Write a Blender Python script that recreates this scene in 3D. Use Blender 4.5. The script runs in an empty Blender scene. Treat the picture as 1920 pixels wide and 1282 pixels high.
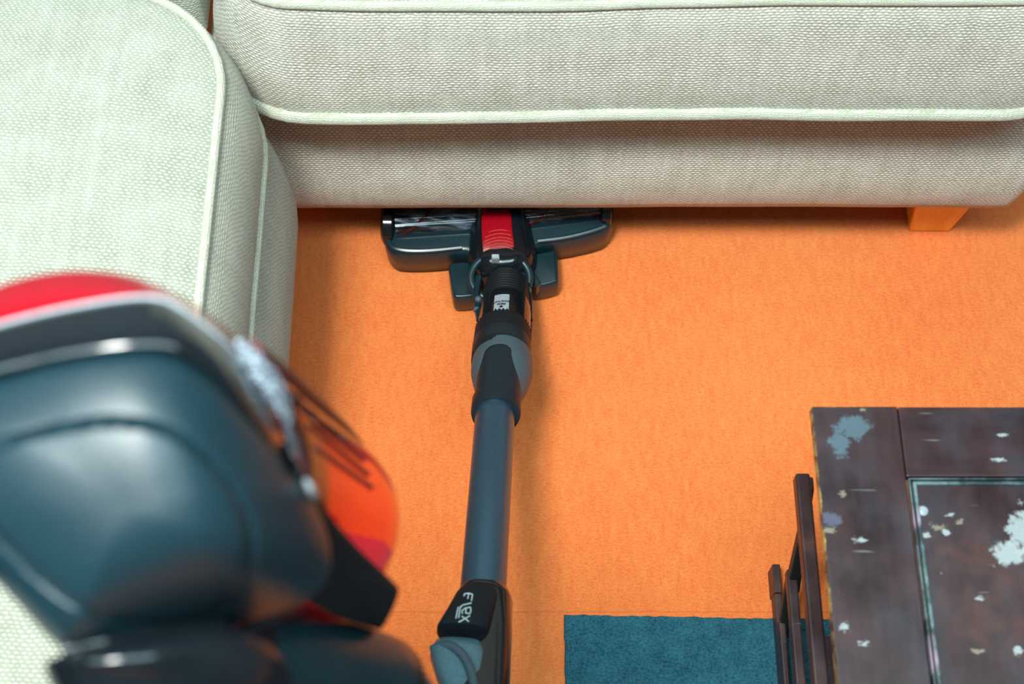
import bpy, bmesh, math, random
from mathutils import Vector, Matrix, noise
random.seed(4)
C = bpy.context.scene.collection
S = bpy.context.scene
# ------------------------------------------------------------------ camera
H = 1.45; TILT = math.radians(25.0); FPX = 2667.0
cam = bpy.data.cameras.new('camera'); co = bpy.data.objects.new('camera', cam); C.objects.link(co)
co.location = (0, 0, H); co.rotation_euler = (TILT, 0, 0)
cam.sensor_width = 36; cam.lens = 36 * FPX / 1920; cam.clip_start = .02
cam.dof.use_dof = True; cam.dof.focus_distance = 1.42; cam.dof.aperture_fstop = 7.5
S.camera = co
# ------------------------------------------------------------------ light
w = bpy.data.worlds.new('world'); S.world = w; w.use_nodes = True
bg = w.node_tree.nodes['Background']; bg.inputs[0].default_value = (.60, .90, 1.0, 1); bg.inputs[1].default_value = .4
def area(name, loc, target, sx, sy, power, col):
    l = bpy.data.lights.new(name, 'AREA'); l.shape = 'RECTANGLE'; l.size = sx; l.size_y = sy; l.energy = power; l.color = col
    o = bpy.data.objects.new(name, l); C.objects.link(o); o.location = loc
    o.rotation_euler = (Vector(target) - Vector(loc)).to_track_quat('-Z', 'Y').to_euler(); return o
area('ceiling_lamp', (-.36, .02, 2.42), (-.20, .5, 0), .34, .26, 49, (1, .99, .93))
area('ceiling_fill_panel', (-.1, -.02, 2.46), (-.1, -.02, 0), 2.4, .56, 58, (.64, .93, 1.0))  # unseen cyan panel added as fill and broad sheen, standing in for ceiling bounce
S.view_settings.view_transform = 'Standard'; S.view_settings.look = 'None'
S.view_settings.exposure = 0.0; S.view_settings.gamma = 1; S.view_settings.use_curve_mapping = False

# ------------------------------------------------------------------ helpers
ct, st = math.cos(TILT), math.sin(TILT)
def PT(u, v, t):                      # world point seen at pixel u, v at depth t along the view axis
    x = (u - 960) / FPX; y = -(v - 641) / FPX
    return Vector((x * t, (st + y * ct) * t, H + (-ct + y * st) * t))
def W(u, v, z):                       # world point at height z
    y = -(v - 641) / FPX
    return PT(u, v, (H - z) / (ct - y * st))
def obj(name, bm, m=None, parent=None, smooth=True, label=None, kind=None, bevel=0):
    me = bpy.data.meshes.new(name)
    bmesh.ops.recalc_face_normals(bm, faces=bm.faces[:])
    bm.to_mesh(me); bm.free()
    if m: me.materials.append(m)
    if smooth:
        for p in me.polygons: p.use_smooth = True
        me.set_sharp_from_angle(angle=math.radians(42))
    o = bpy.data.objects.new(name, me); C.objects.link(o)
    if parent:
        o.parent = parent
    if label: o['label'] = label
    if kind: o['kind'] = kind
    if bevel:
        b = o.modifiers.new('bevel', 'BEVEL'); b.width = bevel; b.segments = 2; b.limit_method = 'ANGLE'
    return o
def child_of(o, parent): o.parent = parent; return o
def thing(name, label, cat, loc=(0, 0, 0), group=None):
    o = bpy.data.objects.new(name, None); C.objects.link(o); o.location = loc
    o['label'] = label; o['category'] = cat
    if group: o['group'] = group
    return o
def settle(root):                     # keep world placed children where they are although the empty sits at the base
    bpy.context.view_layer.update()
    inv = Matrix.Translation(root.location).inverted()
    for c in root.children:
        c.matrix_parent_inverse = inv
def loft(rings, cap0=True, cap1=True, bm=None, closed=True):
    bm = bm or bmesh.new(); R = []
    for r in rings: R.append([bm.verts.new(p) for p in r])
    n = len(R[0])
    for a, b in zip(R, R[1:]):
        for i in range(n if closed else n - 1):
            j = (i + 1) % n
            bm.faces.new((a[i], a[j], b[j], b[i]))
    if cap0: bm.faces.new(R[0][::-1])
    if cap1: bm.faces.new(R[-1])
    return bm
def frame(d):
    d = d.normalized(); a = Vector((0, 0, 1)) if abs(d.z) < .9 else Vector((0, 1, 0))
    e1 = d.cross(a).normalized(); e2 = e1.cross(d).normalized(); return e1, e2
def ring(c, d, r, n=32, ry=None, e=None):
    e1, e2 = e or frame(d); ry = ry or r
    return [c + e1 * (r * math.cos(2 * math.pi * k / n)) + e2 * (ry * math.sin(2 * math.pi * k / n)) for k in range(n)]
def tube(pts, rad, n=12, closed=False, bm=None, caps=True):
    pts = [Vector(p) for p in pts]; N = len(pts)
    if not isinstance(rad, (list, tuple)): rad = [rad] * N
    rings = []; e = None
    for i, p in enumerate(pts):
        if closed: d = pts[(i + 1) % N] - pts[i - 1]
        else: d = pts[min(i + 1, N - 1)] - pts[max(i - 1, 0)]
        d.normalize()
        if e is None: e1, e2 = frame(d)
        else:
            e1 = (e - d * e.dot(d)).normalized(); e2 = e1.cross(d).normalized()
        e = e1
        rings.append([p + e1 * rad[i] * math.cos(2 * math.pi * k / n) + e2 * rad[i] * math.sin(2 * math.pi * k / n) for k in range(n)])
    if closed: return loft(rings + [rings[0]], False, False, bm)
    return loft(rings, caps, caps, bm)
def lathe(A, d, prof, n=48, cap0=True, cap1=True, bm=None):
    d = d.normalized(); e = frame(d)
    return loft([ring(A + d * s, d, max(r, 1e-4), n, e=e) for s, r in prof], cap0, cap1, bm)
def box(x0, x1, y0, y1, z0, z1, bm=None):
    bm = bm or bmesh.new()
    return loft([[Vector(p) for p in ((x0, y0, z), (x1, y0, z), (x1, y1, z), (x0, y1, z))] for z in (z0, z1)], bm=bm)
def smooth_poly(P, it=2, closed=True):
    P = [Vector(p) for p in P]
    for _ in range(it):
        Q = []; n = len(P)
        for i in range(n if closed else n - 1):
            a, b = P[i], P[(i + 1) % n]
            Q += [a * .75 + b * .25, a * .25 + b * .75]
        if not closed: Q = [P[0]] + Q + [P[-1]]
        P = Q
    return P
def inset(P, d):                      # offset of a counter clockwise or clockwise outline in the xy plane, towards its inside
    n = len(P); ar = sum(P[i].x * P[(i + 1) % n].y - P[(i + 1) % n].x * P[i].y for i in range(n))
    sg = 1 if ar > 0 else -1; Q = []
    for i in range(n):
        a, b, c = P[i - 1], P[i], P[(i + 1) % n]
        t1 = (b - a); t2 = (c - b); t1.z = t2.z = 0; t1.normalize(); t2.normalize()
        nn = Vector((-(t1.y + t2.y), t1.x + t2.x, 0)); nn.normalize()
        Q.append(b + nn * d * sg)
    return Q
def slab(P, prof):                    # P outline (xy), prof = [(z, inset)]
    return loft([[Vector((p.x, p.y, z)) for p in inset(P, i)] for z, i in prof])

# ------------------------------------------------------------------ materials
def srgb(r, g, b):
    f = lambda c: (c / 255 / 12.92) if c / 255 <= .04045 else ((c / 255 + .055) / 1.055) ** 2.4
    return (f(r), f(g), f(b), 1)
class N:
    def __init__(s, name):
        s.m = bpy.data.materials.new(name); s.m.use_nodes = True; s.t = s.m.node_tree
        s.b = s.t.nodes['Principled BSDF']
    def n(s, ty, **kw):
        nd = s.t.nodes.new(ty)
        for k, v in kw.items():
            if k.startswith('_'): setattr(nd, k[1:], v)
            else: s.put(nd.inputs[k.replace('__', ' ')], v)
        return nd
    def put(s, sock, v):
        if isinstance(v, bpy.types.NodeSocket): s.t.links.new(v, sock)
        else: sock.default_value = v
    def math(s, op, a, b=0.0, c=0.0):
        nd = s.n('ShaderNodeMath', _operation=op); s.put(nd.inputs[0], a); s.put(nd.inputs[1], b); s.put(nd.inputs[2], c); return nd.outputs[0]
    def mix(s, f, a, b):
        nd = s.n('ShaderNodeMix', _data_type='RGBA'); s.put(nd.inputs[0], f); s.put(nd.inputs[6], a); s.put(nd.inputs[7], b); return nd.outputs[2]
    def ramp(s, f, a, b):
        nd = s.n('ShaderNodeMapRange'); s.put(nd.inputs[0], f); nd.inputs[1].default_value = a; nd.inputs[2].default_value = b; return nd.outputs[0]
    def co(s, kind='Object'): return s.n('ShaderNodeTexCoord').outputs[kind]
    def mp(s, v, scale=(1, 1, 1), loc=(0, 0, 0)):
        nd = s.n('ShaderNodeMapping'); s.put(nd.inputs[0], v); nd.inputs[3].default_value = scale; nd.inputs[1].default_value = loc; return nd.outputs[0]
    def noise(s, v, sc, det=3, rough=.5, out=0):
        nd = s.n('ShaderNodeTexNoise'); s.put(nd.inputs['Vector'], v); nd.inputs['Scale'].default_value = sc
        nd.inputs['Detail'].default_value = det; nd.inputs['Roughness'].default_value = rough; return nd.outputs[out]
    def bump(s, h, strength, dist):
        nd = s.n('ShaderNodeBump'); s.put(nd.inputs['Height'], h); nd.inputs['Strength'].default_value = strength
        nd.inputs['Distance'].default_value = dist; s.put(s.b.inputs['Normal'], nd.outputs[0])
    def set(s, **kw):
        for k, v in kw.items(): s.put(s.b.inputs[k.replace('_', ' ')], v)
        return s
def plain(name, col, rough=.4, metal=0, grain=0, gscale=400, **kw):
    m = N(name); v = m.co()
    nz = m.noise(v, gscale, 2)
    m.set(Base_Color=m.mix(m.ramp(nz, .3, .7), tuple(c * .85 for c in col[:3]) + (1,), tuple(min(1, c * 1.12) for c in col[:3]) + (1,)),
          Roughness=rough, Metallic=metal, **kw)
    if grain: m.bump(nz, grain, .0006)
    return m.m

def fabric(name, light, dark, sx=.0052, sy=.0026, bright=1):
    m = N(name); uv = m.co('UV')
    wob = m.noise(uv, 55, 2, out=1)
    vv = m.n('ShaderNodeVectorMath', _operation='MULTIPLY_ADD'); m.put(vv.inputs[0], wob); vv.inputs[1].default_value = (.008, .0042, 0); m.put(vv.inputs[2], uv)
    wob2 = m.noise(uv, 420, 1, out=1)
    v3 = m.n('ShaderNodeVectorMath', _operation='MULTIPLY_ADD'); m.put(v3.inputs[0], wob2); v3.inputs[1].default_value = (.0026, .0013, 0); m.put(v3.inputs[2], vv.outputs[0])
    sp = m.n('ShaderNodeSeparateXYZ'); m.put(sp.inputs[0], v3.outputs[0])
    # basket weave: elongated knots in staggered rows
    row = m.math('DIVIDE', sp.outputs[1], sy)
    ri = m.math('FLOOR', row); off = m.math('MULTIPLY', m.math('MODULO', m.math('ABSOLUTE', ri), 2.0), .5)
    fx = m.math('SINE', m.math('MULTIPLY', m.math('ADD', m.math('DIVIDE', sp.outputs[0], sx), off), 2 * math.pi))
    fy = m.math('SINE', m.math('MULTIPLY', m.math('FRACT', row), math.pi))
    hgt = m.math('MULTIPLY', fy, m.math('MULTIPLY_ADD', fx, .36, .64))
    big = m.noise(uv, 26, 4, .6); fine = m.noise(m.mp(uv, (1, 2.4, 1)), 900, 2)
    streak = m.noise(m.mp(uv, (160, 9, 1)), 1, 2)
    f = m.math('ADD', m.math('MULTIPLY', hgt, .62), m.math('MULTIPLY', m.math('ADD', fine, m.math('ADD', m.math('MULTIPLY', big, .8), m.math('MULTIPLY', streak, .5))), .42))
    m.set(Base_Color=m.mix(m.ramp(f, .48, .98), dark, light), Roughness=.9)
    m.b.inputs['Sheen Weight'].default_value = .25; m.b.inputs['Sheen Roughness'].default_value = .5
    m.bump(m.math('ADD', hgt, m.math('MULTIPLY', fine, .6)), .85, .0011)
    return m.m
M = {}
M['fabric'] = fabric('upholstery_lightened', srgb(240, 239, 226), srgb(158, 152, 132), .0052, .0029)  # right sofa: shared fabric colour lightened to offset its dimly lit front faces
M['fabric_darkened'] = fabric('upholstery_darkened', srgb(206, 212, 196), srgb(142, 144, 124), .0046, .0029)  # left sofa: same fabric, colour darkened to offset the strong light on top
M['piping'] = fabric('piping_weave', srgb(222, 226, 208), srgb(178, 178, 154), .0040, .0020)

def carpet():
    m = N('orange_carpet'); v = m.co()
    fine = m.noise(m.mp(v, (1, 1.5, 1)), 520, 3, .65); mid = m.noise(m.mp(v, (3.2, 1, 1)), 42, 3, .6); big = m.noise(v, 5, 3)
    blot = m.noise(m.mp(v, (1, 2, 1)), 210, 2)
    f = m.math('ADD', m.math('MULTIPLY', fine, .50), m.math('ADD', m.math('MULTIPLY', mid, .22), m.math('ADD', m.math('MULTIPLY', big, .14), m.math('MULTIPLY', blot, .28))))
    sp = m.n('ShaderNodeSeparateXYZ'); m.put(sp.inputs[0], v)
    col = m.mix(m.ramp(f, .40, .74), srgb(226, 96, 38), srgb(252, 152, 78))
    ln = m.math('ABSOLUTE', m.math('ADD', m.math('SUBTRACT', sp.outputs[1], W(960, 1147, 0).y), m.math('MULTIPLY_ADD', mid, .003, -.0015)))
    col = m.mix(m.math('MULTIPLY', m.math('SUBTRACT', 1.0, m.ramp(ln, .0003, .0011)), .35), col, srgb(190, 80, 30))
    m.set(Base_Color=col, Roughness=.95); m.b.inputs['Sheen Weight'].default_value = .15
    m.bump(m.math('ADD', fine, blot), .7, .0016); return m.m
M['carpet'] = carpet()
def rugmat():
    m = N('teal_rug_pile'); v = m.co()
    fine = m.noise(m.mp(v, (1, 1.3, 1)), 330, 4, .7); mid = m.noise(v, 60, 3)
    f = m.math('ADD', m.math('MULTIPLY', fine, .7), m.math('MULTIPLY', mid, .3))
    m.set(Base_Color=m.mix(m.ramp(f, .36, .66), srgb(0, 66, 88), srgb(54, 128, 146)), Roughness=.95)
    m.bump(fine, 1, .003); return m.m
M['rug'] = rugmat()
BL = (.010, .019, .024, 1)
M['black'] = plain('black_plastic', (.007, .026, .034, 1), .30)
M['gloss'] = plain('gloss_black_plastic', (.006, .009, .012, 1), .12)
M['matte'] = plain('matte_charcoal_plastic', (.007, .026, .036, 1), .38, 0, .25, 900)
M['matte'].node_tree.nodes['Principled BSDF'].inputs['Specular IOR Level'].default_value = .4
M['rough'] = plain('textured_black_plastic', (.006, .010, .013, 1), .62, 0, .5, 900)
M['grey'] = plain('slate_grey_plastic', (.055, .090, .110, 1), .5, 0, .2, 900)
M['wand'] = plain('anodised_blue_grey_aluminium', (.075, .150, .225, 1), .34, .75, .1, 900)
M['sleeve'] = plain('dark_sleeve_plastic', (.010, .018, .024, 1), .45, 0, .2, 900)
for q_ in ('rough', 'sleeve'): M[q_].node_tree.nodes['Principled BSDF'].inputs['Specular IOR Level'].default_value = .28
M['red'] = plain('red_gloss_plastic', (.32, .003, .010, 1), .20)
M['darkred'] = plain('dark_red_plastic', (.09, .006, .008, 1), .3)
M['silver'] = plain('silver_label', (.32, .38, .42, 1), .4)
M['white'] = plain('pale_grey_print', (.55, .66, .68, 1), .5)
M['ink'] = plain('black_ink', (.01, .01, .012, 1), .6)
M['rubber'] = plain('ribbed_black_hose', (.006, .009, .011, 1), .22)
def clear(name, col, rough=.04, ior=1.45, dull=0):
    """thin tinted plastic: coloured transparency under a fresnel gloss"""
    m = N(name); nz = m.noise(m.co(), 60, 2)
    tr = m.n('ShaderNodeBsdfTransparent'); m.put(tr.inputs[0], m.mix(nz, col, tuple(c * .96 for c in col[:3]) + (1,)))
    gl = m.n('ShaderNodeBsdfGlossy'); gl.inputs['Roughness'].default_value = rough; gl.inputs[0].default_value = (.9, .9, .9, 1)
    fr = m.n('ShaderNodeFresnel'); fr.inputs[0].default_value = ior; mx = m.n('ShaderNodeMixShader')
    bf = m.n('ShaderNodeNewGeometry').outputs['Backfacing']; m.put(mx.inputs[0], m.math('MULTIPLY', fr.outputs[0], m.math('SUBTRACT', 1.0, bf))); m.put(mx.inputs[1], tr.outputs[0]); m.put(mx.inputs[2], gl.outputs[0])
    m.put(m.t.nodes['Material Output'].inputs[0], mx.outputs[0]); m.t.nodes.remove(m.b); return m.m
M['redclear'] = clear('translucent_red_plastic', (1.0, .43, .20, 1), .06, 1.28)
M['liner'] = clear('deep_red_plastic', (1.0, .34, .20, 1), .2, 1.02)
M['smoke'] = clear('smoky_clear_plastic', (.66, .62, .60, 1), .03)
M['pinkclear'] = clear('pink_clear_plastic', (.82, .52, .50, 1), .05)
M['window'] = clear('clear_window_plastic', (.86, .88, .90, 1), .05)
def woodleg():
    m = N('honey_oak'); v = m.co(); g = m.noise(m.mp(v, (40, 40, 5)), 1.5, 4, .6)
    m.set(Base_Color=m.mix(m.ramp(g, .35, .65), srgb(228, 140, 34), srgb(248, 178, 70)), Roughness=.35); return m.m
M['leg'] = woodleg()
def tablewood(name='worn_mahogany', bias=0.0, blobs=(), edge=None, axis=1):
    m = N(name); v = m.co()
    sc = (60, 5, 30) if axis == 1 else (5, 60, 30)
    g = m.noise(m.mp(v, sc), 1, 5, .65); big = m.noise(v, 14, 3, .6); bl = m.noise(m.mp(v, (1, .6, 1)), 22, 3, .6)
    col = m.mix(m.ramp(m.math('ADD', m.math('MULTIPLY', g, .5), m.math('MULTIPLY', big, .5)), .36, .62), (.012, .005, .007, 1), (.042, .016, .018, 1))
    col = m.mix(m.ramp(big, .56, .70), col, (.080, .026, .014, 1))             # rubbed reddish areas
    col = m.mix(m.math('MULTIPLY', m.ramp(bl, .46, .72), .5), col, (.040, .044, .060, 1))            # chalky bloom
    spk = m.noise(m.mp(v, (1, .7, 1)), 120, 4, .6); spk2 = m.noise(m.mp(v, (.8, 1, 1), (3, 1, 0)), 7, 2)
    sm = m.math('MULTIPLY', m.ramp(spk, .715, .75), m.ramp(spk2, .45, .6))
    col = m.mix(m.math('MULTIPLY', sm, .5), col, (.34, .34, .28, 1))           # chips
    scr = m.noise(m.mp(m.noiseco(v) if hasattr(m, 'noiseco') else v, (20, 190, 1)), 1, 2)
    col = m.mix(m.math('MULTIPLY', m.ramp(scr, .71, .76), .45), col, (.22, .23, .23, 1))
    dn0 = m.noise(v, 115, 6, .72); dn1 = m.noise(m.mp(v, (1, 2, 1)), 260, 4, .65)
    for (cx, cy, rx, ry, c, th) in blobs:
        dn = dn0 if rx > .0085 else dn1
        d = m.n('ShaderNodeVectorMath', _operation='LENGTH'); m.put(d.inputs[0], m.mp(v, (1 / rx, 1 / ry, 0), (-cx / rx, -cy / ry, 0)))
        dd = m.math('ADD', d.outputs['Value'], m.math('MULTIPLY_ADD', dn, 3.4, -1.7))
        col = m.mix(m.math('MULTIPLY', .85, m.math('SUBTRACT', 1.0, m.ramp(dd, th * .8, th * .8 + .35))), col, c)
    if edge:
        sp = m.n('ShaderNodeSeparateXYZ'); m.put(sp.inputs[0], v)
        en = m.noise(m.mp(v, (60, 60, 60)), 1, 4, .7)
        for ax, pos, sgn in edge:
            d = m.math('MULTIPLY', m.math('SUBTRACT', sp.outputs[ax], pos), sgn)
            e = m.math('SUBTRACT', m.math('MULTIPLY_ADD', en, .0050, -.0022), d)
            col = m.mix(m.ramp(e, -.0002, .0006), col, (.50, .33, .09, 1))
    m.set(Base_Color=col, Roughness=m.ramp(m.math('ADD', big, m.math('MULTIPLY', bl, .5)), -.2, 2.1))
    m.bump(m.math('ADD', g, m.math('MULTIPLY', sm, -1.0)), .25, .0008)
    return m.m

# ------------------------------------------------------------------ setting
fl = bmesh.new()
loft([[Vector(p) for p in ((-2.0, -2.4, z), (2.2, -2.4, z), (2.2, 1.62, z), (-2.0, 1.62, z))] for z in (-.02, 0)], bm=fl)
floor = obj('floor', fl, M['carpet'], smooth=False, kind='structure')

def paint(name, col):
    m = N(name); v = m.co(); nz = m.noise(v, 8, 4); m.set(Base_Color=m.mix(nz, col, tuple(c * .9 for c in col[:3]) + (1,)), Roughness=.8)
    m.bump(m.noise(v, 180, 2), .15, .001); return m.m
m_wall = paint('pale_wall_paint', (.24, .31, .35, 1)); m_ceil = paint('white_ceiling_paint', (.75, .77, .77, 1))
for nm, d in (('wall_back', (-2.0, 2.2, 1.62, 1.68, 0, 2.5)), ('wall_front', (-2.0, 2.2, -2.46, -2.4, 0, 2.5)), ('wall_left', (-2.06, -2.0, -2.4, 1.62, 0, 2.5)), ('wall_right', (2.2, 2.26, -2.4, 1.62, 0, 2.5))):
    obj(nm, box(*d), m_wall, smooth=False, kind='structure')
obj('ceiling', box(-2.06, 2.26, -2.46, 1.68, 2.5, 2.54), m_ceil, smooth=False, kind='structure')
# ------------------------------------------------------------------ upholstery
def rrect(x0, x1, y0, y1, r, d=0, m=10, sn=None):
    """rounded rectangle, inset by d; m points per corner and sn steps per side"""
    x0 += d; x1 -= d; y0 += d; y1 -= d; r = max(r - d, .0015)
    r = min(r, (x1 - x0) / 2 - 1e-4, (y1 - y0) / 2 - 1e-4)
    sn = sn or (60, 60); P = []
    cs = [(x1 - r, y1 - r, 0), (x0 + r, y1 - r, 90), (x0 + r, y0 + r, 180), (x1 - r, y0 + r, 270)]
    for k, (cx, cy, a) in enumerate(cs):
        for j in range(m + 1):
            t = math.radians(a + 90 * j / m); P.append(Vector((cx + r * math.cos(t), cy + r * math.sin(t), 0)))
        nx = cs[(k + 1) % 4]; t = math.radians(nx[2]); q = Vector((nx[0] + r * math.cos(t), nx[1] + r * math.sin(t), 0)); p = P[-1].copy()
        s_ = sn[k % 2]
        for j in range(1, s_): P.append(p.lerp(q, j / s_))
    return P
def boxuv(bm):
    uv = bm.loops.layers.uv.new('UVMap'); bm.normal_update()
    for f in bm.faces:
        n = f.normal
        for l in f.loops:
            p = l.vert.co
            if abs(n.z) > .62: l[uv].uv = (p.x, p.y)
            elif abs(n.y) > abs(n.x): l[uv].uv = (p.x, p.z + .7 * p.y)
            else: l[uv].uv = (p.y, p.z - .7 * p.x)
def warp(p, amp, seed):
    q = Vector((p.x * 3.1 + seed, p.y * 3.1, p.z * 4)); a = noise.noise(q); b = noise.noise(q + Vector((9, 3, 1)))
    c = noise.noise(p * 11 + Vector((seed, 0, 5)))
    sag = -.006 * math.exp(-((p.x - .02) / .20) ** 2) if (seed == 1 and p.z > .44) else 0
    return p + Vector((a * amp, b * amp, sag + c * amp * .45 + noise.noise(Vector((p.x * 4.5, p.y * 4.5, seed))) * amp * .5))
def cushion(name, dim, r, prof, m, parent, amp=.006, seed=0, label=None, sn=(60, 60)):
    x0, x1, y0, y1 = dim; rings = []
    for z, d in prof:
        rings.append([warp(Vector((p.x, p.y, z)), amp, seed) for p in rrect(x0, x1, y0, y1, r, d, sn=sn)])
    bm = loft(rings); boxuv(bm)
    arc = [0]
    for (za, da), (zb, db_) in zip(prof, prof[1:]): arc.append(arc[-1] + math.hypot(zb - za, db_ - da))
    nr = len(rings[0]); uv = bm.loops.layers.uv.active; bm.verts.index_update()
    for f in bm.faces:
        nn = f.normal
        if abs(nn.z) > .80 or len(f.verts) > 4: continue
        for l in f.loops:
            a_ = arc[l.vert.index // nr]; p = l.vert.co
            l[uv].uv = (p.x, a_) if abs(nn.y) > abs(nn.x) else (p.y, a_)
    return obj(name, bm, m, parent, label=label)
def piping(dim, r, z, d, rad, m, parent, amp, seed, label=None, sn=(60, 60), name='piping'):
    x0, x1, y0, y1 = dim
    P = [warp(Vector((p.x, p.y, z)), amp, seed) for p in rrect(x0, x1, y0, y1, r, d, sn=sn)]
    Q = [P[0]]
    for p in P[1:]:
        if (p - Q[-1]).length > .004: Q.append(p)
    bm = tube(Q, rad, 10, closed=True)
    uv = bm.loops.layers.uv.new('UVMap')
    bm.verts.ensure_lookup_table()
    for f in bm.faces:
        for l in f.loops:
            k = l.vert.index
            l[uv].uv = ((l.vert.co.x - l.vert.co.y) , l.vert.co.z * 1.6)
    return obj(name, bm, m, parent, label=label)
def crown(z0, zc, i0, i1, n=9):
    return [(z0 + (zc - z0) * math.sin(k / n * math.pi / 2), i0 + (i1 - i0) * (k / n) ** 1.3) for k in range(1, n + 1)]

sofa = thing('sofa', 'pale woven sofa across the top with piped cushion, vacuum head pushed under it', 'sofa', (.0, 1.2, 0))
D = (-.276, .538, .746, 1.38); AMP = .006
prof = [(.347, .30), (.347, .06), (.349, .004), (.352, 0), (.362, -.001), (.380, .000), (.400, .003), (.420, .008), (.440, .011), (.460, .016), (.475, .020), (.482, .025)] + crown(.482, .520, .025, .30)
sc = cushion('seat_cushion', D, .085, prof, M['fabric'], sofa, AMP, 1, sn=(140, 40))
piping(D, .085, .351, -.003, .0060, M['piping'], sc, AMP, 1, sn=(300, 100), label='pale raised piping along the lower cushion edge')
piping(D, .085, .483, .0235, .0046, M['piping'], sc, AMP, 1, sn=(300, 100), label='pale raised piping along the upper cushion edge')
DB = (-.31, .540, .776, 1.42)
prof = [(.112, .20), (.112, .030), (.1125, .018), (.115, .010), (.122, .004), (.138, -.001), (.165, -.005), (.19, -.004), (.22, .002), (.25, .011), (.30, .028), (.344, .042), (.346, .20)]
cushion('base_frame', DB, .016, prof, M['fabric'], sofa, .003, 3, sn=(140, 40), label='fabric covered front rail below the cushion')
obj('bounce_blocker', box(-.27, .52, .815, 1.39, .108, .1115), plain('light_absorbing_cloth', (.02, .018, .017, 1), .95), sofa, smooth=False, label='unseen black sheet added under the base to deepen the shade')  # unseen sheet added to cut carpet bounce and darken the floor below
DK = (-.31, .55, 1.27, 1.47)
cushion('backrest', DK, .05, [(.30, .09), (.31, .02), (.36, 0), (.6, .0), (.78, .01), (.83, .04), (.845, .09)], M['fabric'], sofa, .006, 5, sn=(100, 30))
def taper_leg(x0, x1, y0, y1, zt, dx0, dx1, par):
    bm = loft([[Vector(p) for p in ((x0 + dx0, y0 + .015, 0), (x1 - dx1, y0 + .015, 0), (x1 - dx1, y1, 0), (x0 + dx0, y1, 0))],
               [Vector(p) for p in ((x0, y0, zt), (x1, y0, zt), (x1, y1, zt), (x0, y1, zt))]])
    return obj('leg', bm, M['leg'], par, smooth=False, bevel=.003)
taper_leg(.445, .515, .803, .87, .1125, .018, .004, sofa)
taper_leg(-.28, -.21, .836, .89, .1125, .006, .012, sofa)
taper_leg(.452, .521, 1.33, 1.39, .1125, .006, .012, sofa)
taper_leg(-.28, -.21, 1.33, 1.39, .1125, .006, .012, sofa)
settle(sofa)

left = thing('sofa', 'pale mint sofa seat on the left, running down beside the vacuum body', 'sofa', (-.6, .2, 0))
DL = (-1.0, -.222, -.62, .800)
prof = [(.350, .25), (.350, .05), (.354, .012), (.366, .000), (.375, -.002), (.40, -.003), (.43, 0), (.455, .006), (.470, .013), (.478, .018)] + crown(.478, .520, .018, .34)
cushion('armrest', (-1.0, -.282, .812, 1.0), .010, [(.372, .08), (.374, .01), (.38, 0), (.46, 0), (.485, .006), (.495, .02), (.498, .06)], M['fabric_darkened'], left, .002, 11, sn=(40, 20))
lc = cushion('seat_cushion', DL, .125, prof, M['fabric_darkened'], left, .004, 7, sn=(50, 150))
piping(DL, .125, .368, -.001, .0042, M['piping'], lc, .004, 7, sn=(80, 300))
piping(DL, .125, .479, .0175, .0040, M['piping'], lc, .004, 7, sn=(80, 300))
DL2 = (-1.02, -.210, -.62, .764)
prof = [(.085, .2), (.085, .075), (.10, .052), (.13, .032), (.17, .014), (.21, .004), (.25, 0), (.29, .003), (.325, .008), (.343, .014), (.348, .03), (.348, .2)]
cushion('base_frame', DL2, .06, prof, M['fabric_darkened'], left, .003, 9, sn=(50, 150))
for y in (.60, -.55):
    for x in (-.36, -.92): taper_leg(x, x + .06, y, y + .06, .0855, .005, .005, left)
settle(left)

# ------------------------------------------------------------------ rug
rp = []
def rag(a, b, n):
    for k in range(n):
        p = Vector(a).lerp(Vector(b), k / n); q = Vector((noise.noise(p * 90), noise.noise(p * 90 + Vector((5, 5, 5))), 0)) * .0016; rp.append(p + q)
a = W(1058, 1151, .006); b = W(1450, 1158, .006)
sl = (b.y - a.y) / (b.x - a.x)
p0 = Vector((a.x, a.y, 0)); p1 = Vector((.75, a.y + sl * (.75 - a.x), 0)); p2 = Vector((.75, -.9, 0)); p3 = Vector((a.x - .004, -.9, 0))
rag(p0, p1, 220); rag(p1, p2, 60); rag(p2, p3, 60); rag(p3, p0, 400)
bm = slab(rp, [(0.0005, .0), (.004, 0), (.006, .0008), (.0065, .002)])
rug = obj('rug', bm, M['rug']); rug['label'] = 'plain teal short pile rug partly under the dark wooden table'; rug['category'] = 'rug'

# ------------------------------------------------------------------ coffee table
ZT = .45
TX0, TY1, TX1, TY0 = .2276, .4125, .92, -.55
c = W(1700, 893, ZT); IX, IY = c.x, c.y
def bxy(u, v): q = W(u, v, ZT); return q.x, q.y
def blob(u, v, ru, rv, col, th=.55):
    x, y = bxy(u, v); return (x, y, ru / 2480, rv / 2480, col, th)
blue = (.075, .125, .16, 1); cream = (.22, .20, .14, 1); white = (.34, .39, .40, 1)
m_stile = tablewood('worn_mahogany_stile', blobs=[blob(1600, 800, 30, 22, blue, .95), blob(1572, 830, 22, 24, blue, .9), blob(1560, 975, 22, 16, (.08, .09, .14, 1), .9), blob(1552, 994, 20, 6, cream, .7),
    blob(1612, 1012, 16, 7, white, .55), blob(1580, 926, 10, 9, cream, .5), blob(1617, 768, 6, 4, cream, .8), blob(1584, 1175, 12, 10, white, .5), blob(1620, 1205, 14, 7, white, .4)], edge=[(0, TX0, 1), (1, TY1, -1)])
m_rail = tablewood('worn_mahogany_rail', blobs=[blob(1880, 815, 14, 5, white, .5), blob(1872, 862, 18, 5, white, .5)], edge=[(1, TY1, -1)], axis=0)
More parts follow.
